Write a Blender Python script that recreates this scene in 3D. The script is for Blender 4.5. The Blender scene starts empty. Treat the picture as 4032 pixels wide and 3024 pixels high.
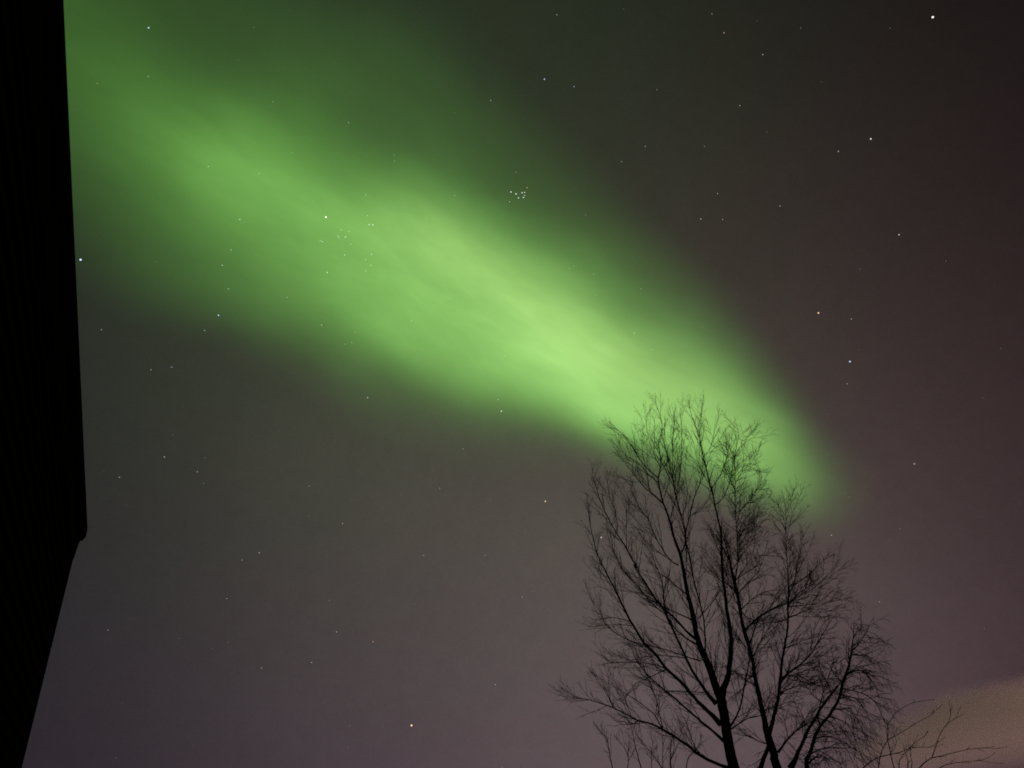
import bpy, math, random
from mathutils import Vector, Matrix, Quaternion
import numpy as np

S = bpy.context.scene
COL = S.collection
R = math.radians

# ---------------------------------------------------------------- camera
PITCH, ROLL, FPX = R(32), R(5), 2933.0            # focal length in pixels of the 4032 wide photograph
CAM = Vector((0, 0, 1.6))
_r0, _u0 = Vector((1, 0, 0)), Vector((0, -math.sin(PITCH), math.cos(PITCH)))
C_F = Vector((0, math.cos(PITCH), math.sin(PITCH)))
C_R = math.cos(ROLL) * _r0 - math.sin(ROLL) * _u0
C_U = math.sin(ROLL) * _r0 + math.cos(ROLL) * _u0
cd = bpy.data.cameras.new('camera')
cd.sensor_width = 36; cd.lens = 36 * FPX / 4032
cd.clip_start = 0.05; cd.clip_end = 30000
cam = bpy.data.objects.new('camera', cd); COL.objects.link(cam)
m = Matrix((C_R, C_U, -C_F)).transposed().to_4x4(); m.translation = CAM
cam.matrix_world = m
S.camera = cam


def ray(x, y):                                     # direction seen at a pixel of the photograph
    return (C_F + C_R * ((x - 2016) / FPX) + C_U * ((1512 - y) / FPX)).normalized()


def at(x, y, Y):                                   # the point seen there, Y metres ahead over the ground
    d = ray(x, y)
    return CAM + d * (Y / d.y)


# ---------------------------------------------------------------- node helper
class NT:
    def __init__(s, tree):
        s.t = tree; tree.nodes.clear()

    def n(s, kind, **kw):
        o = s.t.nodes.new(kind)
        for k, v in kw.items(): setattr(o, k, v)
        return o

    def put(s, sock, v):
        if isinstance(v, bpy.types.NodeSocket): s.t.links.new(v, sock)
        else: sock.default_value = v

    def m(s, op, a, b=0.0, c=0.0):
        o = s.n('ShaderNodeMath', operation=op)
        s.put(o.inputs[0], a); s.put(o.inputs[1], b); s.put(o.inputs[2], c)
        return o.outputs[0]

    def vm(s, op, a, b=None, scale=None):
        o = s.n('ShaderNodeVectorMath', operation=op)
        s.put(o.inputs[0], a)
        if b is not None: s.put(o.inputs[1], b)
        if scale is not None: s.put(o.inputs['Scale'], scale)
        return o.outputs['Value'] if op == 'DOT_PRODUCT' else o.outputs['Vector']


# ---------------------------------------------------------------- night sky: airglow plus the town's light low down
def dirv(az, el):
    az, el = R(az), R(el)
    return (math.sin(az) * math.cos(el), math.cos(az) * math.cos(el), math.sin(el))


SKY_LOBES = [  # azimuth, elevation, tightness, radiance
    (-35, 0, 5, (0.0146, 0.0123, 0.0181)),
    (8, 0, 9, (0.0887, 0.0469, 0.0751)),           # town glow over the horizon
    (8, 14, 14, (0.0160, 0.0316, 0.0070)),
    (30, 8, 12, (0.0037, 0.0000, 0.0005)),
    (-2, 53, 11, (0.0030, 0.0090, 0.0026)),
    (0, 45, 4, (0.0004, 0.0024, 0.0008)),
    (25, 30, 9, (0.0198, 0.0106, 0.0098)),
    (45, 42, 5, (0.0012, 0.0002, 0.0024)),
    (-22, 52, 10, (0.0158, 0.0215, 0.0116)),       # airglow round the aurora
    (-16, 29, 25, (0.0160, 0.0182, 0.0085)),
]
W = bpy.data.worlds.new('World'); S.world = W; W.use_nodes = True
t = NT(W.node_tree)
geo = t.n('ShaderNodeTexCoord').outputs['Generated']
acc = None
for az, el, k, c in SKY_LOBES:
    e = t.m('EXPONENT', t.m('MULTIPLY', t.m('SUBTRACT', t.vm('DOT_PRODUCT', geo, dirv(az, el)), 1.0), float(k)))
    v = t.vm('SCALE', c, scale=e)
    acc = v if acc is None else t.vm('ADD', acc, v)
ns = t.n('ShaderNodeTexNoise'); ns.inputs['Scale'].default_value = 3.0; ns.inputs['Detail'].default_value = 3
t.put(ns.inputs['Vector'], geo)
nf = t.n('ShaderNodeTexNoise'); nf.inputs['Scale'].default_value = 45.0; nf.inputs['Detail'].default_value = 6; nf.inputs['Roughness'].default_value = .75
t.put(nf.inputs['Vector'], geo)                    # soft mottling painted into the sky, in place of sensor grain
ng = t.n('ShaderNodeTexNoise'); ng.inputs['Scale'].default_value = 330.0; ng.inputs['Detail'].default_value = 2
t.put(ng.inputs['Vector'], geo)                    # finer mottling of the sky colour, imitating sensor grain
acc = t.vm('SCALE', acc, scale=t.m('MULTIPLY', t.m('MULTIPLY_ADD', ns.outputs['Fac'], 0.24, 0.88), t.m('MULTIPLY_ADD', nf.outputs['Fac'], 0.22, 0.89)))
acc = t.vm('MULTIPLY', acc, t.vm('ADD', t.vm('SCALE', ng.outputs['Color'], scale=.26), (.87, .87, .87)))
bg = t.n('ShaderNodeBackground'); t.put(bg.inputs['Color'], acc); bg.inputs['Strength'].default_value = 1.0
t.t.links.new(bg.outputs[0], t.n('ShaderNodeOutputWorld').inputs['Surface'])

# the one lamp, added to stand in for town light: just below the horizon, so it reaches nothing but the cloud high on the right
sd = bpy.data.lights.new('cloud_lamp', 'SUN'); sd.energy = 1.7; sd.color = (1.0, 0.53, 0.44); sd.angle = R(0.5)
cloud_lamp = bpy.data.objects.new('cloud_lamp', sd); COL.objects.link(cloud_lamp)
cloud_lamp.rotation_euler = (-Vector(dirv(78, -1.6))).to_track_quat('-Z', 'Y').to_euler()

vs = S.view_settings
S.display_settings.display_device = 'sRGB'
vs.view_transform = 'Standard'; vs.look = 'None'; vs.exposure = 0.0; vs.gamma = 1.0
vs.use_curve_mapping = False
S.cycles.use_denoising = False; S.cycles.filter_width = 1.8
S.cycles.max_bounces = 4; S.cycles.transparent_max_bounces = 16; S.cycles.volume_bounces = 1
S.cycles.volume_max_steps = 128


# ---------------------------------------------------------------- objects
def link(name, me, parent=None, label=None, cat=None, group=None, kind=None):
    o = bpy.data.objects.new(name, me); COL.objects.link(o)
    if parent: o.parent = parent
    for k, v in (('label', label), ('category', cat), ('group', group), ('kind', kind)):
        if v: o[k] = v
    return o


def mesh(name, V, F, mat, smooth=False):
    me = bpy.data.meshes.new(name)
    me.from_pydata([tuple(v) for v in V], [], F); me.update()
    if mat: me.materials.append(mat)
    if smooth: me.polygons.foreach_set('use_smooth', [True] * len(me.polygons))
    return me


def surface(name, col, col2=None, scale=6.0, rough=0.85, bump=0.3, stretch=(1, 1, 1), spec=0.2):
    mt = bpy.data.materials.new(name); mt.use_nodes = True
    t = NT(mt.node_tree)
    mp = t.n('ShaderNodeMapping'); mp.inputs['Scale'].default_value = stretch
    t.put(mp.inputs['Vector'], t.n('ShaderNodeTexCoord').outputs['Object'])
    nz = t.n('ShaderNodeTexNoise'); nz.inputs['Scale'].default_value = scale; nz.inputs['Detail'].default_value = 5
    t.put(nz.inputs['Vector'], mp.outputs[0])
    mx = t.n('ShaderNodeMix', data_type='RGBA')
    t.put(mx.inputs['Factor'], nz.outputs['Fac'])
    mx.inputs['A'].default_value = (*col, 1); mx.inputs['B'].default_value = (*(col2 or col), 1)
    b = t.n('ShaderNodeBsdfPrincipled'); b.inputs['Roughness'].default_value = rough; b.inputs['Specular IOR Level'].default_value = spec
    t.put(b.inputs['Base Color'], mx.outputs['Result'])
    bp = t.n('ShaderNodeBump'); bp.inputs['Strength'].default_value = bump; bp.inputs['Distance'].default_value = 0.02
    t.put(bp.inputs['Height'], nz.outputs['Fac']); t.put(b.inputs['Normal'], bp.outputs[0])
    t.t.links.new(b.outputs[0], t.n('ShaderNodeOutputMaterial').inputs['Surface'])
    return mt


BARK = surface('bark', (0.035, 0.026, 0.020), (0.075, 0.058, 0.045), 9, 0.9, 0.5, (3, 3, 0.6))
TWIG = surface('twig_bark', (0.030, 0.020, 0.016), (0.050, 0.034, 0.028), 4, 0.8, 0.0)
BOARD = surface('stained_boards', (0.026, 0.016, 0.010), (0.042, 0.026, 0.017), 5, 0.95, 0.2, (1, 1, 12), 0.0)
FELT = surface('roofing_felt', (0.008, 0.008, 0.008), (0.014, 0.014, 0.014), 60, 0.95, 0.3)
GRASS = surface('winter_ground', (0.030, 0.032, 0.018), (0.060, 0.052, 0.034), 0.4, 0.95, 0.5)

# ---------------------------------------------------------------- ground (below the frame)
V, F = [(0, 0, 0)], []
rings = [8, 20, 40, 80, 160, 400, 1000, 3000]
for ri, rr in enumerate(rings):
    for k in range(48):
        a = 2 * math.pi * k / 48
        z = 0.0 if rr < 30 else 0.4 * math.sin(k * 1.7 + ri) * min(1, rr / 200)
        V.append((rr * math.cos(a), rr * math.sin(a), z))
for k in range(48):
    F.append((0, 1 + k, 1 + (k + 1) % 48))
    for ri in range(len(rings) - 1):
        a, b = 1 + ri * 48, 1 + (ri + 1) * 48
        F.append((a + k, b + k, b + (k + 1) % 48, a + (k + 1) % 48))
link('ground', mesh('ground', V, F, GRASS), kind='structure')

# ---------------------------------------------------------------- house: dark eaves passing overhead on the left
EZ = 2.6                                           # eaves edge above the eye
P0, P1 = [CAM + ray(x, y) * (EZ / ray(x, y).z) for x, y in ((250, 0), (345, 2085))]
ex = (P1 - P0).normalized()                        # along the eaves, away from the viewer
el_ = Vector((-ex.y, ex.x, 0))                     # into the house
hz = EZ + CAM.z - 0.105                           # underside of the eaves


def hp(a, b, z):                                   # a along the eaves past the far end, b into the house
    v = P1 + ex * a + el_ * b
    return Vector((v.x, v.y, z))


def prism(profile, a0, a1):                        # profile of (b, z) swept along the eaves
    n = len(profile)
    V = [hp(a0, b, z) for b, z in profile] + [hp(a1, b, z) for b, z in profile]
    F = [tuple(range(n)), tuple(range(2 * n - 1, n - 1, -1))]
    F += [(i, i + n, (i + 1) % n + n, (i + 1) % n) for i in range(n)]
    return V, F


def join(*parts):
    V, F = [], []
    for v, f in parts:
        o = len(V); V += v; F += [tuple(i + o for i in q) for q in f]
    return V, F


house = link('house', None, label='black silhouetted house corner with overhanging eaves along the left edge', cat='house')
LEN = 13.0
OV = 0.075                                          # the wall stands this far in from the eaves edge
G = -0.03
wallparts = [prism([(OV, 0), (OV, hz + 0.012), (6.2, hz + 2.2), (12.2, hz + 0.012), (12.2, 0)], -LEN + 0.3, G)]
for k in range(40):                                # lapped boards
    z0 = 0.1 + k * 0.105
    if z0 + 0.1 < hz - 0.01:
        wallparts.append(prism([(OV - 0.002, z0), (OV - 0.016, z0), (OV - 0.004, z0 + 0.1), (OV - 0.002, z0 + 0.1)], -LEN + 0.3, G - 0.09))
link('wall', mesh('wall', *join(*wallparts), BOARD), house)
link('corner_board', mesh('corner_board', *prism([(OV - 0.022, 0), (OV - 0.022, hz - 0.003), (OV + 0.09, hz - 0.003), (OV + 0.09, 0)], G + 0.002, G + 0.024), BOARD), house)
link('roof', mesh('roof', *prism([(0.03, hz + 0.02), (0.03, hz + 0.10), (6.2, hz + 2.5), (12.37, hz + 0.10), (12.37, hz + 0.02), (6.2, hz + 2.32)], -LEN, 0.0), FELT), house)
link('fascia', mesh('fascia', *prism([(0.022, hz), (0.000, hz + 0.035), (0.000, hz + 0.105), (0.028, hz + 0.105), (0.028, hz)], -LEN, -0.002), BOARD), house)
link('cornice', mesh('cornice', *prism([(0.034, hz - 0.002), (0.040, hz - 0.03), (OV - 0.024, hz - 0.17), (OV - 0.001, hz - 0.17), (OV - 0.001, hz - 0.002)], -LEN + .3, G + 0.027), BOARD), house)
link('soffit', mesh('soffit', *prism([(0.03, hz - 0.001), (0.03, hz + 0.014), (OV + 0.02, hz + 0.014), (OV + 0.02, hz - 0.001)], -LEN, -0.004), BOARD), house)

# ---------------------------------------------------------------- aurora: a glowing slab of air far above
AK = 2212 / 4032.0
D_A = 2600.0
a_n = ray(1640, 1094)                              # faces the middle of the band
A_O = CAM + a_n * D_A


def a_hit(x, y):                                   # 2212-wide pixel -> point of the middle plane
    d = ray(x / AK, y / AK)
    return CAM + d * (D_A / d.dot(a_n))


a_u = (a_hit(1400, 865) - a_hit(560, 400)).normalized()
a_v = a_n.cross(a_u)
if a_v.z < 0: a_v = -a_v
a_w = a_u.cross(a_v)


def sv(s, v):                                      # along and across the band -> local plane coordinates
    x, y = 560 + .875 * s + .484 * v, 400 + .484 * s - .875 * v
    q = a_hit(x, y) - A_O
    return q.dot(a_u), q.dot(a_v)


# ridge: list of (s, centre, amplitude, spread upward, spread downward)
RIDGES = [
    [(-1000, 60, 0, 150, 160), (-700, 50, .06, 140, 150), (-450, 20, .092, 120, 140), (-232, -10, .195, 102, 112), (0, 0, .35, 108, 114), (166, -8, .36, 97, 114), (349, 5, .36, 95, 120),
     (501, 0, .385, 97, 105), (681, -18, .46, 97, 82), (807, -38, .50, 90, 56), (928, -50, .43, 80, 44), (1071, -36, .30, 80, 48), (1223, -22, .235, 75, 46), (1334, -18, .13, 50, 32), (1410, -18, .02, 40, 30), (1540, 0, 0, 60, 40)],
    [(0, 70, 0, 80, 70), (150, 80, .04, 80, 70), (310, 88, .17, 78, 70), (448, 96, .25, 66, 75), (569, 90, .25, 72, 75), (700, 72, .27, 82, 70), (822, 56, .27, 84, 65), (977, 66, .29, 80, 70),
     (1152, 60, .22, 62, 70), (1305, 32, .08, 50, 60), (1420, 15, .02, 60, 60), (1520, 0, 0, 60, 60)],
    [(-1000, 300, 0, 130, 150), (-700, 300, .035, 120, 160), (-400, 290, .040, 120, 160), (-100, 290, .043, 112, 135), (120, 290, .056, 118, 135), (300, 285, .055, 96, 125), (600, 245, .040, 84, 80), (850, 215, .038, 62, 85), (1050, 185, .016, 55, 75), (1250, 150, 0, 60, 80)],
    [(-800, -230, 0, 100, 90), (-400, -240, .012, 100, 90), (-150, -250, .035, 90, 75), (100, -215, .07, 80, 60), (263, -200, .07, 80, 58), (450, -205, .045, 90, 75), (650, -200, .025, 90, 75), (875, -170, .008, 80, 70), (1050, -150, .002, 60, 60), (1200, -130, 0, 60, 60)],
    [(100, -130, 0, 60, 50), (250, -130, .07, 60, 50), (420, -128, .17, 62, 46), (560, -135, .17, 62, 42), (700, -118, .10, 55, 40), (850, -95, .03, 50, 40), (1000, -80, 0, 50, 40)],
]
U_LO, U_HI = sv(-1050, 0)[0], sv(1560, 0)[0]
V_SC = 2200.0


def make_aurora():
    mt = bpy.data.materials.new('aurora_glow'); mt.use_nodes = True
    t = NT(mt.node_tree)
    oc = t.n('ShaderNodeTexCoord').outputs['Object']
    sp = t.n('ShaderNodeSeparateXYZ'); t.put(sp.inputs[0], oc)
    # slow waver of the whole curtain
    mp = t.n('ShaderNodeMapping'); mp.inputs['Scale'].default_value = (0.0016, 0.0035, 0.0); t.put(mp.inputs['Vector'], oc)
    n1 = t.n('ShaderNodeTexNoise'); n1.inputs['Scale'].default_value = 1; n1.inputs['Detail'].default_value = 3; t.put(n1.inputs['Vector'], mp.outputs[0])
    vv = t.m('ADD', sp.outputs[1], t.m('MULTIPLY', t.m('SUBTRACT', n1.outputs['Fac'], .5), 90.0))
    un = t.m('DIVIDE', t.m('SUBTRACT', sp.outputs[0], U_LO), U_HI - U_LO)
    total = None
    evals, gs = [], []

    def curve(pts):
        c = t.n('ShaderNodeFloatCurve'); mp = c.mapping; cv = mp.curves[0]
        mp.use_clip = False
        pts = [(min(max(a, 0), 1), b) for a, b in pts]
        if pts[0][0] > .001: pts.insert(0, (0, pts[0][1]))
        if pts[-1][0] < .999: pts.append((1, pts[-1][1]))
        while len(cv.points) < len(pts): cv.points.new(.5, .5)
        for p, (a, b) in zip(cv.points, pts): p.location = (a, b); p.handle_type = 'AUTO_CLAMPED'
        mp.update()
        t.put(c.inputs['Value'], un)
        mp.initialize()
        return c.outputs[0], (lambda x: mp.evaluate(cv, x))

    for rd in RIDGES:
        cc, ca, cu, cw = [], [], [], []
        for s, c, a, su, sd in rd:
            u, v = sv(s, c)
            x = (u - U_LO) / (U_HI - U_LO)
            cc.append((x, v / V_SC + .5)); ca.append((x, a))
            cu.append((x, abs(sv(s, c + su)[1] - v) / V_SC)); cw.append((x, abs(v - sv(s, c - sd)[1]) / V_SC))
        (oc_, ec), (oa, ea), (ou, eu), (od, ed) = curve(cc), curve(ca), curve(cu), curve(cw)
        evals.append((ec, ea, eu, ed))
        d = t.m('ADD', t.m('DIVIDE', vv, V_SC), t.m('SUBTRACT', .5, oc_))
        up = t.m('GREATER_THAN', d, 0.0)
        sg = t.m('ADD', t.m('MULTIPLY', up, ou), t.m('MULTIPLY', t.m('SUBTRACT', 1.0, up), od))
        q = t.m('DIVIDE', d, sg)
        g = t.m('MULTIPLY', t.m('EXPONENT', t.m('MULTIPLY', t.m('MULTIPLY', q, q), -.5)), oa)
        gs.append(g)
        total = g if total is None else t.m('ADD', total, g)
    # faint streaks along the band
    mp = t.n('ShaderNodeMapping'); mp.inputs['Scale'].default_value = (0.0030, 0.0085, 0.0); t.put(mp.inputs['Vector'], oc)
    n2 = t.n('ShaderNodeTexNoise'); n2.inputs['Scale'].default_value = 1; n2.inputs['Detail'].default_value = 8; n2.inputs['Roughness'].default_value = .62; t.put(n2.inputs['Vector'], mp.outputs[0])
    total = t.m('MULTIPLY', total, t.m('MULTIPLY_ADD', n2.outputs['Fac'], .56, .72))
    CUT = .004
    I = t.m('MAXIMUM', t.m('SUBTRACT', total, CUT), 0.0)
    cb = t.n('ShaderNodeCombineXYZ')
    t.put(cb.inputs[0], t.m('MULTIPLY', I, t.m('ADD', t.m('MULTIPLY_ADD', I, .26, .29), t.m('MULTIPLY', gs[1], .27))))
    t.put(cb.inputs[1], I)
    t.put(cb.inputs[2], t.m('ADD', t.m('MULTIPLY', I, t.m('MULTIPLY_ADD', I, .19, .105)), t.m('MULTIPLY', gs[1], .05)))
    TH = 240.0
    em = t.n('ShaderNodeEmission'); t.put(em.inputs['Color'], cb.outputs[0]); em.inputs['Strength'].default_value = 1.0 / TH
    t.t.links.new(em.outputs[0], t.n('ShaderNodeOutputMaterial').inputs['Volume'])
    # the slab's outline follows where the glow fades out
    N = 48
    lo, hi = [], []
    vg = np.linspace(-1100, 1100, 441)
    for i in range(N + 1):
        x = i / N; u = U_LO + x * (U_HI - U_LO)
        tot = np.zeros_like(vg)
        for ec, ea, eu, ed in evals:
            d = vg / V_SC + .5 - ec(x)
            tot += ea(x) * np.exp(-.5 * (d / np.where(d > 0, eu(x), ed(x))) ** 2)
        ok = vg[tot > CUT * .8]
        if len(ok) == 0: continue
        lo.append((u, ok[0] - 45)); hi.append((u, ok[-1] + 45))
    V, F = [], []
    n = len(lo)
    for (u, a), (_, b) in zip(lo, hi):
        V += [(u, a, -TH / 2), (u, b, -TH / 2), (u, b, TH / 2), (u, a, TH / 2)]
    for i in range(n - 1):
        for j in range(4):
            F.append((4 * i + j, 4 * i + (j + 1) % 4, 4 * i + 4 + (j + 1) % 4, 4 * i + 4 + j))
    F += [(3, 2, 1, 0), (4 * n - 4, 4 * n - 3, 4 * n - 2, 4 * n - 1)]
    o = link('aurora', mesh('aurora', V, F, mt), label='glowing green aurora band slanting down across the night sky to the treetop', cat='aurora')
    mw = Matrix((a_u, a_v, a_w)).transposed().to_4x4(); mw.translation = A_O
    o.matrix_world = mw


make_aurora()


# ---------------------------------------------------------------- cloud low on the right, lit by the added lamp in place of town light
def make_cloud():
    d = ray(3960, 2900); Dc = 1500.0
    O = CAM + d * Dc
    px = Dc / FPX
    side = (ray(3960 + 100, 2900 - 21) - d); side = (side - d * side.dot(d)).normalized()
    up = d.cross(side)
    if up.z < 0: up = -up
    mt = bpy.data.materials.new('cloud_vapour'); mt.use_nodes = True
    t = NT(mt.node_tree)
    oc = t.n('ShaderNodeTexCoord').outputs['Object']
    nz = t.n('ShaderNodeTexNoise'); nz.inputs['Scale'].default_value = .011; nz.inputs['Detail'].default_value = 4; t.put(nz.inputs['Vector'], oc)
    q = t.vm('MULTIPLY', oc, (1 / (570 * px), 1 / (175 * px), 1 / 200.0))
    q = t.vm('ADD', q, t.vm('SCALE', t.vm('SUBTRACT', nz.outputs['Color'], (.5, .5, .5)), scale=.40))
    ln = t.n('ShaderNodeVectorMath', operation='LENGTH'); t.put(ln.inputs[0], q)
    mr = t.n('ShaderNodeMapRange', interpolation_type='SMOOTHSTEP'); t.put(mr.inputs['Value'], ln.outputs['Value'])
    for k, v in (('From Min', .58), ('From Max', .95), ('To Min', 1), ('To Max', 0)): mr.inputs[k].default_value = v
    # thins out toward its foot
    sp = t.n('ShaderNodeSeparateXYZ'); t.put(sp.inputs[0], q)
    m2 = t.n('ShaderNodeMapRange'); t.put(m2.inputs['Value'], sp.outputs[1])
    for k, v in (('From Min', -.5), ('From Max', .60), ('To Min', .08), ('To Max', 1)): m2.inputs[k].default_value = v
    vs_ = t.n('ShaderNodeVolumeScatter'); vs_.inputs['Color'].default_value = (1, 1, 1, 1); vs_.inputs['Anisotropy'].default_value = .25
    t.put(vs_.inputs['Density'], t.m('MULTIPLY', t.m('MULTIPLY', mr.outputs[0], m2.outputs[0]), .0070))
    t.t.links.new(vs_.outputs[0], t.n('ShaderNodeOutputMaterial').inputs['Volume'])
    V, F = [], []
    nu, nv = 32, 16
    for i in range(nv + 1):
        th = math.pi * i / nv
        for k in range(nu):
            ph = 2 * math.pi * k / nu
            V.append((600 * px * math.sin(th) * math.cos(ph), 185 * px * math.cos(th), 210 * math.sin(th) * math.sin(ph)))
    for i in range(nv):
        for k in range(nu):
            F.append((i * nu + k, i * nu + (k + 1) % nu, (i + 1) * nu + (k + 1) % nu, (i + 1) * nu + k))
    o = link('cloud', mesh('cloud', V, F, mt), label='soft brownish orange cloud low in the sky at the right edge', cat='cloud')
    mw = Matrix((side, up, side.cross(up))).transposed().to_4x4(); mw.translation = O
    o.matrix_world = mw


make_cloud()

# ---------------------------------------------------------------- stars
D_S = 9000.0
STAR_COL = {'w': (1, .97, .92), 'b': (.62, .78, 1.0), 'o': (1, .72, .45), 'p': (1, .82, .80), 'g': (.9, 1, .85), 'c': (.86, .92, 1.0)}
star_mats = {}


def star_mat(c, e):
    k = (c, e)
    if k not in star_mats:
        mt = bpy.data.materials.new('starlight'); mt.use_nodes = True
        t = NT(mt.node_tree)
        em = t.n('ShaderNodeEmission'); em.inputs['Color'].default_value = (*STAR_COL[c], 1); em.inputs['Strength'].default_value = e
        t.t.links.new(em.outputs[0], t.n('ShaderNodeOutputMaterial').inputs['Surface'])
        mt.cycles.emission_sampling = 'NONE'
        star_mats[k] = mt
    return star_mats[k]


def ico(r):
    p = (1 + 5 ** .5) / 2
    v = [(-1, p, 0), (1, p, 0), (-1, -p, 0), (1, -p, 0), (0, -1, p), (0, 1, p), (0, -1, -p), (0, 1, -p), (p, 0, -1), (p, 0, 1), (-p, 0, -1), (-p, 0, 1)]
    f = [(0, 11, 5), (0, 5, 1), (0, 1, 7), (0, 7, 10), (0, 10, 11), (1, 5, 9), (5, 11, 4), (11, 10, 2), (10, 7, 6), (7, 1, 8),
         (3, 9, 4), (3, 4, 2), (3, 2, 6), (3, 6, 8), (3, 8, 9), (4, 9, 5), (2, 4, 11), (6, 2, 10), (8, 6, 7), (9, 8, 1)]
    return [tuple(c * r / 1.902 for c in q) for q in v], f


PX = D_S / FPX * 4032 / 1024                       # one pixel of the render, at the stars
STARS = [  # x, y (2212 wide), radius px, strength, colour, label
    (2015, 37, 1.0, 1.1, 'w', 'large warm white star near the top right corner'),
    (321, 60, .72, .9, 'b', 'white star near the top of the eaves above the aurora'),
    (1564, 71, .62, .55, 'o', 'small orange star near the top edge right of centre'),
    (1203, 32, .55, .4, 'w', 'small pale star at the top edge near the middle'),
    (1176, 171, .68, .8, 'b', 'blue white star, upper left of a close pair high above the tight star cluster'),
    (1240, 187, .6, .55, 'b', 'blue star, lower right of a close pair high above the tight star cluster'),
    (1881, 300, .75, .75, 'w', 'white star, upper right of a slanting pair on the dark right side'),
    (1811, 327, .6, .5, 'w', 'faint star, lower left of a slanting pair on the dark right side'),
    (1942, 507, .7, .6, 'w', 'lone white star in the dark sky toward the right edge'),
    (1514, 473, .6, .6, 'w', 'small white star in the dark sky right of the tight star cluster'),
    (1768, 676, .85, .95, 'o', 'golden star, upper one of two bright stars right of the aurora'),
    (1836, 781, .85, 1.0, 'b', 'blue white star, lower one of two bright stars right of the aurora'),
    (1830, 829, .55, .4, 'w', 'faint star just under the bright blue white star right of the aurora'),
    (1975, 1002, .65, .6, 'w', 'white star level with the aurora end near the right edge'),
    (1796, 1156, .58, .5, 'w', 'small star right of the tallest twigs below the aurora end'),
    (1178, 1083, .75, .95, 'o', 'orange star left of the tree crown below the aurora'),
    (889, 1567, .95, 1.2, 'o', 'bright orange star low in the sky near the bottom edge'),
    (174, 561, .95, 1.3, 'b', 'bright blue star touching the edge of the dark eaves'),
    (472, 681, .75, .85, 'b', 'bluish star under the left end of the aurora, brighter of two'),
    (442, 714, .62, .55, 'b', 'bluish star under the left end of the aurora, fainter of two'),
    (704, 469, .95, 1.3, 'p', 'bright pinkish star inside the left part of the aurora'),
    (1076, 863, .58, .6, 'g', 'small star, upper of two on the lower edge of the aurora'),
    (1083, 888, .7, .8, 'w', 'white star, lower of two just below the aurora'),
    (794, 859, .65, .65, 'w', 'white star alone below the middle of the aurora'),
    (371, 793, .6, .5, 'b', 'small bluish star right of the eaves below the aurora'),
    (355, 987, .6, .5, 'w', 'small star right of the eaves, upper of three in a loose triangle'),
    (426, 1019, .55, .45, 'w', 'small star, rightmost of three in a loose triangle right of the eaves'),
    (258, 1031, .55, .42, 'w', 'small star nearest the eaves end, of three in a loose triangle'),
    (560, 1194, .6, .5, 'w', 'small star, upper right of a pair low on the left'),
    (523, 1210, .5, .4, 'w', 'faint star, lower left of a pair low on the left'),
    (233, 1361, .5, .35, 'w', 'faint star beside the lower wall of the dark house'),
    (727, 1365, .55, .5, 'w', 'white star, left of two above the bright orange star near the bottom'),
    (806, 1386, .58, .55, 'o', 'orange tinted star, right of two above the bright orange star near the bottom'),
    (565, 1443, .55, .5, 'o', 'small streaked star low on the left near the bottom'),
    (1299, 1161, .7, .75, 'w', 'white star seen among the left twigs of the tallest tree'),
]
for x, y, r, e, c, lab in STARS:
    o = link('star', mesh('star', *ico(r * .9 * PX), star_mat(c, round(e * (1.1 if e > .7 else .8), 2))), label=lab, cat='star', group='bright single stars')
    o.location = CAM + ray(x / AK, y / AK) * D_S
z6 = 1000 / 2212
for x, y, r in [(1796, 345, .6), (1840, 362, .65), (1893, 352, .55), (1915, 349, .5), (1861, 396, .55), (1905, 393, .55), (1915, 375, .4), (1935, 308, .35), (1785, 430, .35)]:
    o = link('star', mesh('star', *ico(r * PX), star_mat('c', 1.1)), label='small bluish star in the tight cluster just above the aurora', cat='star', group='stars of the tight cluster')
    o.location = CAM + ray(1200 + x * z6, 600 + y * z6) * D_S
faint = [(1538, 30), (740, 1131), (673, 1431), (1070, 1479), (982, 422), (889, 693), (790, 421), (852, 348), (753, 265), (320, 165), (1385, 624), (1287, 637), (1283, 592), (745, 743), (219, 712),
         (326, 799), (620, 642), (493, 624), (499, 540), (518, 474), (480, 573), (692, 520), (707, 589), (745, 551), (801, 573), (790, 585), (794, 466), (805, 485), (798, 485), (921, 475), (1648, 118),
         (1598, 228), (1419, 194), (1060, 217), (1115, 372), (1343, 349), (1522, 316), (1685, 445), (1561, 474), (1550, 418), (1839, 689), (1048, 1200), (1128, 1290), (1230, 580), (1240, 575),
         (630, 330), (210, 180), (590, 220), (852, 335), (760, 740), (767, 717), (695, 703), (1090, 768), (950, 1055), (668, 1050), (915, 1200), (1000, 970), (1408, 755), (1370, 720), (1265, 465), (560, 375), (450, 360), (1730, 60), (1394, 316), (1900, 1300), (490, 1293)]
faint += [((1200 + x * z6) * AK, (600 + y * z6) * AK) for x, y in [(317, 676), (384, 689), (358, 732), (351, 740), (402, 800), (153, 777), (347, 893), (580, 888), (530, 935), (596, 634), (557, 630), (290, 728), (297, 744), (195, 1045), (146, 1503)]]
rng = random.Random(5)
V, F = [], []
for x, y in faint:
    v, f = ico(PX * (rng.uniform(.36, .48) if 450 < x < 830 and 400 < y < 660 else rng.uniform(.22, .36))); c = CAM + ray(x / AK, y / AK) * D_S; o = len(V)
    V += [Vector(q) + c for q in v]; F += [tuple(i + o for i in q) for q in f]
for k in range(60):
    x, y = rng.uniform(150, 2212), rng.uniform(0, 1659)
    v, f = ico(PX * rng.uniform(.10, .18)); c = CAM + ray(x / AK, y / AK) * D_S; o = len(V)
    V += [Vector(q) + c for q in v]; F += [tuple(i + o for i in q) for q in f]
link('faint_stars', mesh('faint_stars', V, F, star_mat('g', .7)), label='scatter of countless faint stars over the whole sky', cat='stars', kind='stuff')

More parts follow.
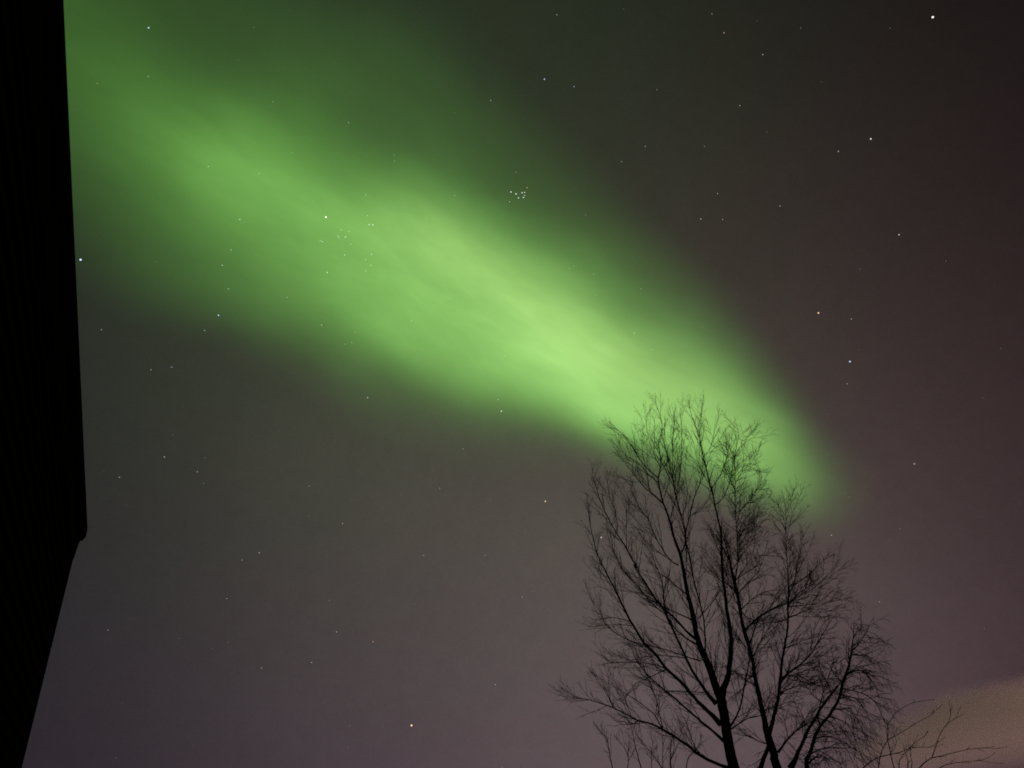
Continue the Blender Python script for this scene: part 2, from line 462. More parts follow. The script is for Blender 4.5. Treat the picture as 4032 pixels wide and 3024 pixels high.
# ---------------------------------------------------------------- bare trees
ZOOM = {1: (2200, 1500, 800 / 1659), 2: (2800, 1700, 800 / 1659), 3: (2200, 2224, 800 / 1659), 4: (2900, 2224, 800 / 1659), 5: (3232, 2224, 800 / 1659)}


def L(*a):
    """(zoom, [(x, y, w), ...], zoom, [...]) -> list of photo pixels and widths"""
    out = []
    for z, pts in zip(a[::2], a[1::2]):
        ox, oy, k = ZOOM[z]
        for p in pts: out.append([ox + p[0] * k, oy + p[1] * k, (p[2] if len(p) > 2 else None), k])
    w = [(i, q[2] * q[3]) for i, q in enumerate(out) if q[2] is not None]
    xs, ys = [i for i, _ in w], [q for _, q in w]
    for i, q in enumerate(out): q[2] = float(np.interp(i, xs, ys))
    return [(q[0], q[1], q[2]) for q in out]


def tube(V, F, P, rad, sides):
    """sweep a ring along the points P"""
    n = len(P)
    T = [(P[min(i + 1, n - 1)] - P[max(i - 1, 0)]).normalized() for i in range(n)]
    a = T[0].orthogonal().normalized()
    o = len(V)
    cs = [(math.cos(2 * math.pi * k / sides), math.sin(2 * math.pi * k / sides)) for k in range(sides)]
    for i in range(n):
        a = a - T[i] * a.dot(T[i])
        if a.length < 1e-6: a = T[i].orthogonal()
        a.normalize(); b = T[i].cross(a)
        p, r = P[i], rad[i]
        for c, s in cs: V.append(p + (a * c + b * s) * r)
    for i in range(n - 1):
        for k in range(sides):
            q = o + i * sides + k; q2 = o + i * sides + (k + 1) % sides
            F.append((q, q2, q2 + sides, q + sides))
    F.append(tuple(o + k for k in range(sides - 1, -1, -1)))
    F.append(tuple(o + (n - 1) * sides + k for k in range(sides)))


def smooth_path(P, rad, step):
    """Catmull-Rom resample"""
    Q, q = [], []
    n = len(P)
    for i in range(n - 1):
        p0, p1, p2, p3 = P[max(i - 1, 0)], P[i], P[i + 1], P[min(i + 2, n - 1)]
        m_ = max(1, int((p2 - p1).length / step))
        for j in range(m_):
            s = j / m_
            Q.append(.5 * ((2 * p1) + (p2 - p0) * s + (2 * p0 - 5 * p1 + 4 * p2 - p3) * s * s + (3 * p1 - p0 - 3 * p2 + p3) * s ** 3))
            q.append(rad[i] * (1 - s) + rad[i + 1] * s)
    Q.append(P[-1]); q.append(rad[-1])
    return Q, q


def rnd_dir(rg):
    while True:
        v = Vector((rg.uniform(-1, 1), rg.uniform(-1, 1), rg.uniform(-1, 1)))
        if .05 < v.length < 1: return v.normalized()


def shoot(rg, p, d, length, r0, r1, trop, wob, n):
    P, q = [p], [r0]
    st = length / n
    for i in range(n):
        d = (d + rnd_dir(rg) * wob + Vector((0, 0, trop)) * (st / max(length, .3)) * 1.0).normalized()
        p = p + d * st
        P.append(p); q.append(r0 + (r1 - r0) * (i + 1) / n)
    return P, q


def side_dir(rg, t_, ang, bias=None):
    v = rnd_dir(rg)
    if bias is not None: v = v + bias
    v = v - t_ * v.dot(t_)
    if v.length < 1e-4: v = t_.orthogonal()
    return (t_ * math.cos(ang) + v.normalized() * math.sin(ang)).normalized()


def twigs(rg, V, F, P, q, levels, scale=1.0, start=.1):
    """children all along a path; levels = list of dicts, coarse to fine"""
    if not levels: return
    lv = levels[0]
    n = len(P)
    seg = [(P[i + 1] - P[i]).length for i in range(n - 1)]
    tot = sum(seg)
    if tot < .03: return
    pos = tot * start + rg.uniform(0, lv['gap'])
    i, acc_ = 0, 0.0
    while pos < tot * .985:
        while acc_ + seg[i] < pos: acc_ += seg[i]; i += 1
        f = (pos - acc_) / seg[i]
        p = P[i].lerp(P[i + 1], f); r = q[i] * (1 - f) + q[i + 1] * f
        if r < lv.get('rmax', .05):
            t_ = (P[i + 1] - P[i]).normalized()
            fr = pos / tot
            ln = rg.uniform(*lv['len']) * (1 - lv.get('taper', .55) * fr) * min(1.0, .35 + tot / lv.get('full', 1.5)) * scale
            d = side_dir(rg, t_, R(rg.uniform(*lv['ang'])), lv.get('bias'))
            r0 = min(r * .75, lv['r'])
            cp, cq = shoot(rg, p, d, ln, r0, lv['tip'], lv['trop'] * rg.uniform(.4, 1.5), lv['wob'], lv['n'])
            tube(V, F, cp, cq, 3)
            twigs(rg, V, F, cp, cq, levels[1:], scale)
        pos += lv['gap'] * rg.uniform(.4, 1.6)


def tree(name, label, cat, Y, trunk, limbs, levels, seed, lean=(0, 0), spread=.35, scale=1.0, parts=('trunk', 'limb', 'crown')):
    rg = random.Random(seed)
    known = []                                     # (photo x, y, depth)

    def depth(x, y):
        return min(known, key=lambda k: (k[0] - x) ** 2 + (k[1] - y) ** 2)[2] if known else Y

    made = []
    for li, pts in enumerate([trunk] + limbs):
        y0 = depth(pts[0][0], pts[0][1])
        px_len = sum(math.dist(pts[i][:2], pts[i + 1][:2]) for i in range(len(pts) - 1))
        drift = 0.0 if li == 0 else rg.uniform(-1, 1) * spread * px_len / FPX * Y
        P, q, run = [], [], 0.0
        for i, (x, y, w) in enumerate(pts):
            if i: run += math.dist(pts[i - 1][:2], (x, y))
            Yd = y0 + drift * run / max(px_len, 1)
            P.append(at(x, y, Yd))
            q.append(max(.0035, .5 * w / FPX * (P[-1] - CAM).length * .92))
            known.append((x, y, Yd))
        if li == 0:                                # down to the ground below the frame
            b = P[0]
            P = [Vector((b.x + lean[0], b.y + lean[1], -.15)), Vector((b.x + lean[0] * .7, b.y + lean[1] * .7, b.z * .45))] + P
            q = [q[0] * 1.55, q[0] * 1.12] + q
        else:
            q[0] *= 1.25
        P, q = smooth_path(P, q, .09)
        for i in range(2, len(P) - 1): P[i] = P[i] + rnd_dir(rg) * min(.010, q[i] * .22)
        made.append((P, q))
    root = link(name, None, label=label, cat=cat)
    root.location = (made[0][0][0].x, made[0][0][0].y, 0)
    off = Vector(root.location)
    CV, CF = [], []
    for li, (P, q) in enumerate(made):
        V, F = [], []
        tube(V, F, P, q, 10 if li == 0 else (8 if max(q) > .03 else 6))
        V = [v - off for v in V]
        link(parts[0] if li == 0 else parts[1], mesh(parts[0] if li == 0 else parts[1], V, F, BARK, True), root)
        twigs(rg, CV, CF, P, q, levels, scale, .06 if li else .12)
        # twigs carrying on from the tip
        if li and levels:
            d = (P[-1] - P[-3]).normalized()
            for k in range(2):
                lv = levels[-2] if len(levels) > 1 else levels[-1]
                cp, cq = shoot(rg, P[-1], side_dir(rg, d, R(rg.uniform(3, 24))), rg.uniform(.10, .28) * scale, min(q[-1], lv['r']), lv['tip'], lv['trop'], lv['wob'], 4)
                tube(CV, CF, cp, cq, 3); twigs(rg, CV, CF, cp, cq, levels[-1:], scale)
    CV = [v - off for v in CV]
    link(parts[2], mesh(parts[2], CV, CF, TWIG), root)
    print(name, len(limbs), 'limbs', len(CF), 'twig faces')
    return root


# --- the tallest tree
A_trunk = L(3, [(1430, 1659, 84), (1392, 1480, 80), (1352, 1260, 76), (1332, 1120, 80), (1300, 1030, 66), (1270, 950, 60), (1222, 830, 55), (1160, 680, 50), (1120, 550, 42), (1093, 400, 40), (1050, 230, 33), (1020, 60, 29)],
            1, [(985, 1400, 25), (940, 1270, 21), (910, 1150, 19), (870, 1040, 15), (845, 970, 14), (825, 880, 13), (812, 790, 13), (825, 740, 9), (830, 640, 8), (820, 550, 8), (816, 480, 6), (838, 430, 5), (845, 350, 5), (820, 260, 4), (797, 190, 3), (786, 130, 2)])
A_limbs = [
    L(3, [(1325, 1080, 56), (1352, 1000, 50), (1380, 920, 44), (1403, 750, 36), (1405, 560, 31), (1375, 380, 27), (1352, 200, 24), (1338, 50, 21)],
      1, [(1330, 1450, 20), (1326, 1250, 17), (1312, 1180, 15), (1290, 1080, 14), (1265, 960, 13), (1235, 850, 12), (1205, 720, 10), (1175, 600, 8), (1150, 480, 7), (1120, 380, 6), (1085, 280, 4), (1065, 190, 3)]),
    L(3, [(1195, 720, 12), (1196, 600, 12), (1183, 440, 11), (1152, 310, 11), (1112, 160, 11), (1082, 10, 11)], 1, [(1060, 1400, 11), (1036, 1290, 12), (1045, 1200, 11), (1070, 1100, 9), (1110, 940, 8), (1148, 850, 6), (1170, 740, 5), (1178, 620, 3)]),
    L(1, [(1005, 1400, 11), (1030, 1330, 11), (1032, 1250, 11), (1015, 1150, 10), (995, 1080, 9), (960, 950, 9), (930, 810, 8), (905, 690, 7), (872, 560, 5), (840, 450, 3)]),
    L(1, [(950, 930, 6), (932, 800, 6), (930, 680, 6), (934, 560, 5), (930, 460, 4), (945, 340, 3), (950, 240, 2)]),
    L(1, [(915, 1120, 8), (940, 1010, 6), (965, 900, 6), (990, 780, 6), (1000, 650, 6), (1005, 520, 5), (1005, 400, 4), (995, 290, 2)]),
    L(1, [(1000, 1110, 6), (1035, 1030, 6), (1050, 900, 5), (1030, 740, 4), (1040, 640, 3)]),
    L(1, [(1042, 1480, 9), (1040, 1360, 9), (1030, 1280, 8)]),
    L(1, [(810, 790, 9), (740, 730, 8), (660, 640, 7), (600, 540, 5), (550, 460, 4), (500, 415, 3), (450, 370, 2)]),
    L(1, [(812, 830, 7), (745, 775, 6), (690, 715, 5), (635, 658, 5), (560, 620, 4), (500, 560, 3), (450, 505, 2)]),
    L(1, [(848, 1000, 9), (790, 940, 8), (720, 888, 7), (640, 800, 6), (575, 712, 4), (525, 645, 3), (475, 575, 2)]),
    L(1, [(740, 895, 5), (690, 820, 4), (600, 830, 3), (540, 800, 3), (490, 780, 2)]),
    L(1, [(978, 1505, 11), (930, 1480, 10), (870, 1410, 9), (800, 1290, 7), (760, 1200, 6), (720, 1110, 6), (650, 1020, 5), (600, 900, 4), (570, 820, 2)]),
    L(3, [(1325, 1305, 38), (1220, 1197, 30), (1130, 1110, 27), (1000, 962, 25), (880, 850, 23), (790, 733, 22), (700, 640, 20), (630, 530, 18), (580, 450, 18), (520, 330, 16), (460, 200, 14), (400, 90, 13), (355, 0, 12)],
      1, [(355, 1510, 10), (310, 1390, 9), (270, 1240, 7), (245, 1090, 5), (235, 970, 2)]),
    L(3, [(1285, 1135, 32), (1200, 1030, 25), (1110, 900, 22), (1040, 760, 19), (985, 640, 17), (930, 520, 17), (880, 420, 17), (862, 330, 10), (848, 170, 8), (820, 60, 7)], 1, [(815, 1560, 6), (780, 1470, 5), (735, 1380, 4), (700, 1300, 2)]),
    L(3, [(1118, 605, 22), (1040, 540, 18), (950, 440, 17), (840, 340, 18), (760, 230, 16), (690, 120, 14), (612, 0, 13)],
      1, [(640, 1520, 13), (600, 1460, 13), (550, 1360, 11), (470, 1240, 9), (400, 1110, 8), (340, 980, 7), (300, 850, 5), (270, 760, 3), (285, 715, 2)]),
    L(1, [(475, 1235, 6), (480, 1180, 5), (460, 1080, 5), (425, 970, 4), (405, 890, 4), (395, 790, 2)]),
    L(3, [(1133, 652, 14), (1040, 600, 12), (950, 520, 11), (880, 412, 10), (800, 350, 10), (720, 265, 9), (650, 180, 8), (580, 100, 6), (500, 20, 5)], 1, [(520, 1530, 6), (450, 1400, 5), (430, 1280, 4), (395, 1150, 2)]),
    L(3, [(1095, 452, 10), (980, 400, 9), (880, 360, 8), (800, 310, 7), (700, 240, 5), (600, 222, 4), (510, 212, 2)]),
    L(3, [(1040, 238, 9), (960, 172, 8), (880, 102, 6), (820, 72, 4), (740, 60, 2)]),
    L(3, [(1162, 785, 10), (1040, 750, 8), (900, 700, 7), (760, 665, 7), (650, 640, 7), (560, 610, 7), (470, 560, 6), (390, 490, 5), (330, 420, 4), (280, 320, 3), (258, 240, 2)]),
    L(3, [(1040, 762, 7), (920, 747, 5), (810, 740, 4), (700, 752, 4), (600, 780, 3), (500, 792, 3), (410, 802, 2)]),
    L(3, [(880, 848, 8), (790, 817, 6), (660, 797, 5), (520, 795, 5), (420, 805, 4), (370, 745, 2)]),
    L(3, [(875, 855, 8), (800, 890, 7), (720, 930, 6), (640, 960, 5), (590, 1010, 3), (560, 1060, 2)]),
    L(3, [(1355, 1445, 24), (1270, 1370, 19), (1170, 1285, 17), (1060, 1190, 15), (960, 1100, 14), (870, 1030, 13), (780, 950, 10), (700, 870, 8), (640, 790, 7), (600, 700, 5), (570, 635, 2)]),
    L(3, [(870, 1030, 8), (980, 1032, 7), (1090, 1035, 6), (1200, 1045, 6)]),
    L(3, [(870, 1030, 6), (845, 950, 5), (800, 850, 4), (760, 760, 3), (740, 690, 2)]),
    L(3, [(1400, 1665, 30), (1330, 1640, 24), (1250, 1606, 23), (1170, 1566, 21), (1060, 1482, 19), (960, 1412, 18), (860, 1350, 17), (760, 1300, 14), (700, 1284, 13), (640, 1270, 12), (560, 1225, 11), (440, 1165, 10), (340, 1130, 7), (240, 1100, 6), (140, 1080, 5), (85, 1045, 2)]),
    L(3, [(650, 1272, 9), (615, 1300, 6), (560, 1305, 5), (490, 1306, 2)]),
    L(3, [(850, 1348, 10), (830, 1310, 9), (780, 1222, 8), (720, 1170, 7), (640, 1110, 6), (560, 1060, 5), (480, 1010, 4), (400, 960, 3), (315, 905, 2)]),
    L(3, [(850, 1340, 6), (820, 1200, 5), (790, 1080, 5), (750, 960, 4), (730, 890, 2)]),
    L(3, [(445, 1167, 7), (410, 1090, 5), (370, 1020, 4), (300, 920, 2)]),
    L(3, [(240, 1102, 5), (180, 1088, 4), (100, 1098, 3), (20, 1068, 2)]),
    L(3, [(670, 1275, 5), (640, 1215, 4), (570, 1160, 3), (480, 1100, 3), (400, 1030, 2)]),
    L(3, [(1165, 1563, 11), (1120, 1500, 7), (1075, 1390, 6), (1040, 1290, 4), (990, 1190, 2)]),
    L(3, [(1398, 1322, 14), (1450, 1240, 13), (1490, 1130, 13), (1512, 1000, 12), (1540, 880, 11), (1556, 770, 9), (1540, 690, 7), (1490, 620, 5), (1440, 540, 3)]),
    L(3, [(1405, 1342, 11), (1480, 1292, 9), (1560, 1247, 7), (1650, 1232, 3)]),
    L(3, [(1138, 440, 9), (1200, 370, 8), (1280, 270, 6), (1320, 190, 4), (1345, 140, 2)]),
    L(3, [(1280, 275, 6), (1330, 370, 6), (1352, 500, 6), (1362, 630, 6)]),
    L(3, [(1400, 780, 9), (1340, 720, 8), (1250, 800, 6), (1210, 660, 6)]) if False else L(3, [(1305, 1000, 8), (1270, 880, 7), (1235, 740, 6), (1215, 640, 4)]),
    L(1, [(1250, 880, 7), (1300, 800, 5), (1340, 720, 4), (1380, 600, 3), (1390, 500, 2)]),
    L(1, [(1275, 1010, 8), (1340, 960, 6), (1390, 830, 5), (1420, 700, 4), (1420, 590, 3), (1380, 500, 2)]),
    L(1, [(1230, 840, 6), (1180, 760, 5), (1130, 640, 4), (1100, 500, 3), (1050, 400, 2)]),
    L(1, [(1180, 620, 5), (1230, 560, 4), (1260, 460, 3), (1275, 370, 2)]),
    L(1, [(1150, 460, 4), (1150, 360, 3), (1160, 280, 2), (1170, 220, 2)]),
    L(1, [(1080, 1100, 5), (1140, 1070, 5), (1200, 1000, 4), (1240, 920, 3)]),
    L(1, [(830, 740, 6), (880, 680, 4), (920, 620, 3), (960, 520, 2)]),
    L(1, [(825, 700, 5), (780, 600, 4), (740, 500, 3), (720, 400, 2), (715, 300, 2)]),
    L(1, [(740, 880, 5), (720, 760, 4), (690, 620, 4), (680, 520, 3), (690, 400, 2)]),
    L(1, [(640, 1010, 5), (600, 960, 4), (520, 980, 3), (470, 1020, 2)]) if False else L(1, [(725, 1120, 5), (660, 1060, 4), (590, 990, 3), (540, 900, 2)]),
    L(1, [(800, 1290, 5), (740, 1240, 4), (650, 1160, 3), (560, 1060, 2)]),
    L(1, [(555, 1370, 6), (553, 1250, 5), (552, 1120, 4), (550, 1010, 2)]),
    L(3, [(700, 640, 6), (610, 700, 4), (500, 740, 3), (420, 700, 2)]) if False else L(3, [(590, 465, 7), (500, 440, 5), (420, 430, 4), (345, 440, 2)]),
    L(3, [(620, 500, 6), (540, 490, 5), (440, 490, 4), (330, 500, 2)]),
    L(3, [(440, 260, 6), (390, 190, 4), (350, 110, 3), (300, 20, 2)]),
]
LV_A = [dict(gap=.125, len=(.30, 1.15), ang=(18, 42), trop=.55, wob=.045, n=7, r=.0075, tip=.0028, rmax=.085, full=1.4),
        dict(gap=.095, len=(.12, .46), ang=(20, 42), trop=.30, wob=.065, n=4, r=.0040, tip=.0019, full=.6),
        dict(gap=.12, len=(.06, .22), ang=(22, 46), trop=.15, wob=.08, n=2, r=.0025, tip=.0013, full=.3)]
tree('bare_tree', 'tallest bare tree, its forked ascending stems reaching up into the green aurora', 'tree', 15.0, A_trunk, A_limbs, LV_A, 11, (.35, .1))

# --- birch behind it on the right
B_trunk = L(4, [(330, 1659, 66), (312, 1560, 60), (275, 1450, 60), (252, 1380, 54), (228, 1280, 42), (205, 1170, 39), (178, 1040, 36), (148, 900, 28), (128, 770, 28), (105, 680, 28), (78, 590, 34), (45, 480, 28), (35, 400, 24), (25, 330, 22)],
            2, [(240, 1480, 28), (215, 1340, 28), (190, 1230, 27), (168, 1130, 21), (150, 1040, 15), (128, 950, 9), (100, 870, 7), (75, 800, 4), (60, 720, 2)])
B_limbs = [
    L(4, [(265, 1380, 32), (295, 1280, 28), (320, 1180, 25), (340, 1080, 23), (358, 930, 25), (365, 850, 20), (380, 740, 18), (402, 620, 16), (420, 500, 16), (420, 420, 14), (420, 320, 16), (435, 230, 12)],
      2, [(640, 1310, 12), (630, 1200, 7), (620, 1050, 6), (610, 900, 5), (605, 770, 4), (580, 680, 3), (558, 630, 2)]),
    L(2, [(608, 830, 4), (612, 720, 3), (605, 640, 2), (598, 560, 2)]),
    L(2, [(655, 1290, 8), (680, 1240, 6), (697, 1120, 5), (715, 1000, 4), (732, 880, 2)]),
    L(4, [(368, 945, 18), (430, 880, 15), (500, 830, 12), (560, 780, 11), (620, 710, 9), (660, 640, 8), (710, 560, 7), (750, 490, 5), (780, 440, 3)]),
    L(4, [(62, 545, 18), (100, 500, 15), (180, 430, 16), (260, 380, 14), (340, 335, 10), (420, 310, 8), (500, 240, 6), (600, 170, 5), (660, 120, 2)]),
    L(4, [(425, 320, 8), (520, 250, 6), (620, 195, 5), (720, 110, 3), (810, 20, 2)]),
    L(4, [(420, 430, 11), (490, 408, 8), (570, 370, 6), (640, 345, 4), (740, 312, 3), (870, 278, 2)]),
    L(4, [(425, 340, 7), (540, 330, 5), (640, 320, 4), (760, 300, 2)]),
    L(4, [(122, 770, 12), (160, 700, 9), (210, 600, 6), (270, 500, 4), (300, 440, 2)]),
    L(4, [(100, 660, 10), (140, 560, 9), (160, 490, 7), (180, 430, 5)]),
    L(4, [(340, 1530, 18), (400, 1450, 13), (450, 1390, 12), (520, 1330, 10), (590, 1290, 8), (640, 1262, 5)]),
    L(4, [(270, 1460, 28), (248, 1520, 30), (222, 1580, 32), (195, 1665, 36)]),
    L(2, [(190, 1235, 12), (207, 1160, 10), (215, 1080, 9), (215, 940, 8), (210, 800, 8), (200, 680, 7)], 1, [(1440, 950, 7), (1440, 800, 6), (1436, 650, 5), (1450, 540, 4), (1470, 450, 3), (1456, 370, 2)]),
    L(1, [(1450, 1080, 7), (1510, 1030, 6), (1580, 940, 5), (1620, 870, 4), (1655, 800, 2)]),
    L(1, [(1470, 470, 3), (1510, 490, 3), (1560, 430, 2), (1590, 400, 2)]),
    L(1, [(1440, 760, 4), (1490, 680, 3), (1540, 620, 2)]),
    L(1, [(1440, 830, 4), (1500, 740, 3), (1560, 710, 2), (1600, 680, 2)]),
    L(1, [(1445, 900, 4), (1400, 800, 3), (1390, 700, 3), (1380, 560, 2)]),
    L(2, [(168, 1140, 9), (230, 1040, 6), (290, 960, 5), (350, 860, 3), (400, 760, 2)]),
    L(2, [(190, 1230, 9), (260, 1130, 7), (320, 1040, 5), (360, 930, 3), (400, 860, 2)]),
    L(2, [(150, 1050, 8), (90, 940, 5), (60, 850, 4), (40, 760, 2)]),
    L(2, [(212, 900, 6), (270, 800, 5), (330, 730, 3), (400, 680, 2)]),
    L(2, [(212, 850, 6), (260, 740, 4), (310, 680, 3), (360, 620, 2)]),
    L(2, [(215, 1330, 9), (300, 1230, 7), (380, 1150, 5), (420, 1050, 3), (450, 940, 2)]),
    L(2, [(220, 1340, 8), (140, 1200, 6), (100, 1080, 5), (60, 960, 3), (30, 880, 2)]),
    L(2, [(215, 1340, 8), (150, 1260, 6), (60, 1200, 5), (20, 1120, 3), (-40, 1040, 2)]),
    L(2, [(240, 1460, 9), (330, 1370, 7), (430, 1310, 6), (540, 1290, 4), (620, 1250, 2)]),
    L(4, [(210, 1200, 9), (260, 1170, 8), (320, 1160, 6), (400, 1130, 3)]),
    L(4, [(150, 920, 9), (80, 900, 7), (0, 890, 6), (-70, 900, 3)]),
    L(4, [(345, 1060, 8), (430, 1010, 6), (520, 990, 4), (590, 1010, 2)]),
    L(4, [(360, 920, 9), (450, 900, 8), (510, 930, 7), (545, 965, 6), (640, 968, 3)]),
    L(4, [(395, 680, 8), (470, 650, 6), (540, 620, 4), (620, 600, 2)]),
    L(4, [(165, 1000, 8), (110, 960, 6), (50, 1010, 4), (-20, 1080, 2)]),
    L(4, [(270, 1470, 9), (180, 1440, 7), (100, 1400, 6), (30, 1390, 3)]),
    L(4, [(420, 440, 8), (330, 470, 6), (260, 470, 4), (180, 500, 2)]),
]
LV_B = [dict(gap=.088, len=(.35, 1.25), ang=(22, 52), trop=.30, wob=.055, n=6, r=.0085, tip=.0036, rmax=.07, full=1.2),
        dict(gap=.085, len=(.14, .50), ang=(24, 50), trop=.06, wob=.07, n=4, r=.0043, tip=.0022, full=.6),
        dict(gap=.095, len=(.06, .24), ang=(24, 50), trop=.0, wob=.08, n=2, r=.0032, tip=.0017, full=.3)]
tree('bare_birch', 'bare forked birch just right of the tallest tree, with a dense dark tangle of twigs', 'tree', 17.0, B_trunk, B_limbs, LV_B, 23, (.4, .1))

# --- leaning two-stemmed birch
C_trunk = L(4, [(575, 1665, 36), (602, 1540, 27), (632, 1420, 25), (682, 1320, 21), (750, 1240, 19), (800, 1160, 21), (840, 1080, 19), (870, 960, 23), (895, 890, 19), (920, 800, 14), (940, 700, 14), (946, 640, 9), (955, 560, 5), (960, 450, 2)])
C_limbs = [
    L(4, [(440, 1665, 42), (490, 1560, 29), (540, 1450, 23), (590, 1340, 21), (640, 1260, 21), (670, 1200, 19), (720, 1130, 17), (780, 1050, 16), (830, 985, 13)]),
    L(4, [(660, 1215, 12), (664, 1260, 12), (685, 1310, 12)]),
    L(4, [(948, 700, 9), (1010, 630, 6), (1060, 550, 5), (1098, 465, 2)]),
    L(4, [(895, 900, 13), (950, 870, 11), (1010, 860, 9), (1060, 890, 8), (1110, 950, 6), (1135, 990, 3)]),
    L(4, [(900, 890, 9), (970, 850, 7), (1070, 820, 5), (1190, 790, 2)]),
    L(4, [(960, 1000, 7) if False else (860, 1010, 9), (960, 1030, 7), (1050, 1060, 7), (1110, 1100, 7), (1160, 1160, 6), (1190, 1240, 5), (1230, 1315, 2)]),
    L(4, [(840, 1095, 9), (900, 1078, 8), (970, 1090, 7), (1020, 1140, 6), (1060, 1210, 5), (1092, 1310, 2)]),
    L(4, [(820, 1190, 8) if False else (795, 1180, 8), (850, 1180, 8), (920, 1170, 7), (960, 1220, 6), (1010, 1310, 5), (1050, 1400, 4), (1090, 1560, 2)]),
    L(4, [(672, 1195, 9), (690, 1110, 7), (720, 1000, 6), (760, 890, 6), (792, 790, 5), (762, 650, 2)]),
    L(4, [(920, 800, 7), (880, 760, 6), (840, 800, 5), (790, 800, 3)]),
    L(4, [(750, 1240, 8), (830, 1260, 7), (900, 1300, 6), (960, 1400, 5), (1000, 1500, 3), (1030, 1620, 2)]),
    L(4, [(632, 1420, 9), (720, 1400, 7), (800, 1410, 6), (870, 1470, 5), (930, 1560, 3), (960, 1640, 2)]),
    L(4, [(600, 1550, 10), (670, 1510, 8), (760, 1495, 7), (860, 1495, 5), (960, 1495, 2)]),
    L(4, [(585, 1620, 12), (650, 1570, 9), (700, 1560, 8), (740, 1580, 4)]),
    L(4, [(935, 730, 7), (1000, 740, 6), (1080, 720, 4), (1150, 690, 2)]),
    L(4, [(780, 1050, 8), (740, 960, 6), (680, 880, 5), (640, 800, 2)]),
    L(4, [(720, 1130, 8), (640, 1080, 6), (580, 1010, 5), (540, 940, 3)]),
    L(4, [(540, 1450, 8), (560, 1340, 6), (540, 1230, 5), (490, 1140, 3)]),
    L(4, [(870, 960, 8), (800, 900, 6), (760, 820, 5), (700, 760, 3)]),
]
LV_C = [dict(gap=.088, len=(.40, 1.1), ang=(35, 75), trop=-.55, wob=.07, n=7, r=.0085, tip=.0034, rmax=.07, full=1.2, bias=Vector((.4, 0, 0))),
        dict(gap=.10, len=(.14, .50), ang=(25, 55), trop=-.6, wob=.08, n=4, r=.0050, tip=.0025, full=.6),
        dict(gap=.085, len=(.06, .20), ang=(25, 55), trop=-.3, wob=.10, n=2, r=.0030, tip=.0017, full=.3)]
tree('bare_birch', 'bare birch leaning right with two crossing stems and drooping twigs on its right side', 'tree', 18.5, C_trunk, C_limbs, LV_C, 37, (.1, .1))

# --- bush tips at the bottom right
D_trunk = L(5, [(600, 1665, 7.2), (572, 1540, 6.5), (546, 1440, 6.5), (540, 1360, 5.8), (550, 1300, 5.0), (600, 1220, 4.3), (680, 1160, 3.6), (780, 1120, 2.9), (930, 1098, 1.5)])
D_limbs = [
    L(5, [(545, 1430, 5.8), (620, 1390, 4.3), (720, 1330, 3.6), (820, 1270, 2.9), (890, 1235, 1.5)]),
    L(5, [(470, 1665, 6.5), (485, 1560, 6.5), (510, 1490, 5.8), (545, 1432, 5.0)]),
    L(5, [(340, 1665, 7.2), (400, 1610, 7.2), (470, 1570, 7.2), (560, 1550, 6.5), (650, 1530, 5.8), (720, 1500, 5.0), (800, 1490, 3.6), (885, 1490, 1.5)]),
    L(5, [(715, 1502, 4.3), (760, 1460, 3.6), (800, 1430, 2.9), (838, 1408, 2.2)]),
    L(5, [(800, 1665, 7.9), (840, 1620, 7.9), (900, 1580, 6.5), (990, 1560, 5.8), (1100, 1530, 4.3), (1200, 1507, 3.6), (1340, 1493, 1.5)]),
    L(5, [(905, 1580, 5.8), (940, 1480, 5.0), (970, 1390, 4.3), (1020, 1310, 3.6), (1100, 1252, 1.5)]),
    L(5, [(960, 1665, 5.8), (1020, 1632, 5.0), (1100, 1615, 3.6), (1200, 1605, 2.9), (1300, 1598, 1.5)]),
    L(5, [(640, 1665, 5.8), (640, 1600, 5.0), (680, 1540, 3.6), (740, 1500, 2.2)]),
    L(5, [(710, 1665, 6.5), (712, 1600, 5.8), (700, 1570, 3.6)]),
    L(5, [(740, 1665, 5.8), (745, 1610, 4.3), (735, 1575, 2.9)]),
    L(5, [(1020, 1320, 2.9), (1050, 1270, 2.2), (1060, 1220, 1.5)]),
    L(5, [(560, 1552, 4.3), (600, 1500, 2.9), (620, 1440, 2.2), (600, 1390, 1.5)]),
]
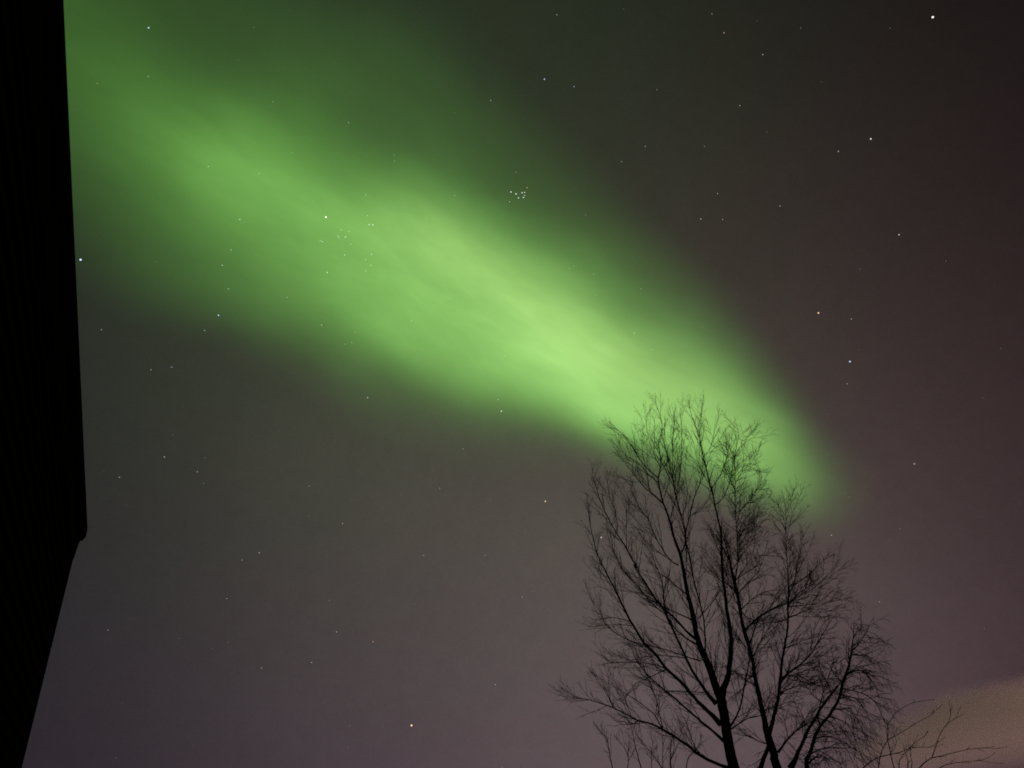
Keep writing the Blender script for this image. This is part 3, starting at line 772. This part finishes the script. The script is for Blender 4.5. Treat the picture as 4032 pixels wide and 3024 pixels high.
LV_D = [dict(gap=.24, len=(.06, .24), ang=(25, 60), trop=.25, wob=.12, n=4, r=.0045, tip=.0024, rmax=.05, full=.9),
        dict(gap=.10, len=(.04, .14), ang=(25, 55), trop=.1, wob=.14, n=2, r=.0030, tip=.0018, full=.4)]
tree('bare_bush', 'low bare bush with arching twig tips in front of the orange cloud, bottom right', 'bush', 12.0, D_trunk, D_limbs, LV_D, 51, (.05, .1), parts=('stem', 'branch', 'crown'))

# --- bush tips under the left limbs of the tallest tree
E_trunk = L(3, [(915, 1665, 13), (917, 1580, 10), (910, 1500, 6), (925, 1420, 4), (960, 1340, 2)])
E_limbs = [
    L(3, [(675, 1665, 8), (640, 1540, 6), (612, 1420, 5), (600, 1340, 3), (570, 1280, 2)]),
    L(3, [(440, 1665, 7), (412, 1530, 5), (395, 1430, 4), (340, 1350, 2)]),
    L(3, [(845, 1665, 7), (775, 1555, 6), (700, 1470, 5), (640, 1385, 4), (605, 1320, 2)]),
    L(3, [(560, 1665, 6), (570, 1580, 5), (540, 1500, 4), (480, 1420, 2)]),
    L(3, [(850, 1665, 6), (848, 1560, 5), (850, 1460, 4), (840, 1360, 2)]),
    L(3, [(915, 1590, 6), (960, 1500, 4), (985, 1420, 3), (1010, 1340, 2)]),
    L(3, [(760, 1665, 5), (755, 1560, 4), (765, 1450, 3), (745, 1350, 2)]),
    L(3, [(1040, 1665, 7), (1060, 1570, 5), (1130, 1500, 3), (1160, 1420, 2)]),
]
LV_E = [dict(gap=.085, len=(.20, .75), ang=(18, 42), trop=.5, wob=.12, n=5, r=.0060, tip=.0028, rmax=.06, full=.9),
        dict(gap=.11, len=(.10, .32), ang=(22, 48), trop=.25, wob=.14, n=3, r=.0038, tip=.0022, full=.5),
        dict(gap=.09, len=(.05, .14), ang=(22, 48), trop=.1, wob=.14, n=2, r=.0028, tip=.0018, full=.3)]
tree('bare_bush', 'thin upright bare bush twigs below the left limbs of the tallest tree, bottom edge', 'bush', 19.0, E_trunk, E_limbs, LV_E, 67, (.05, .1), parts=('stem', 'branch', 'crown'))
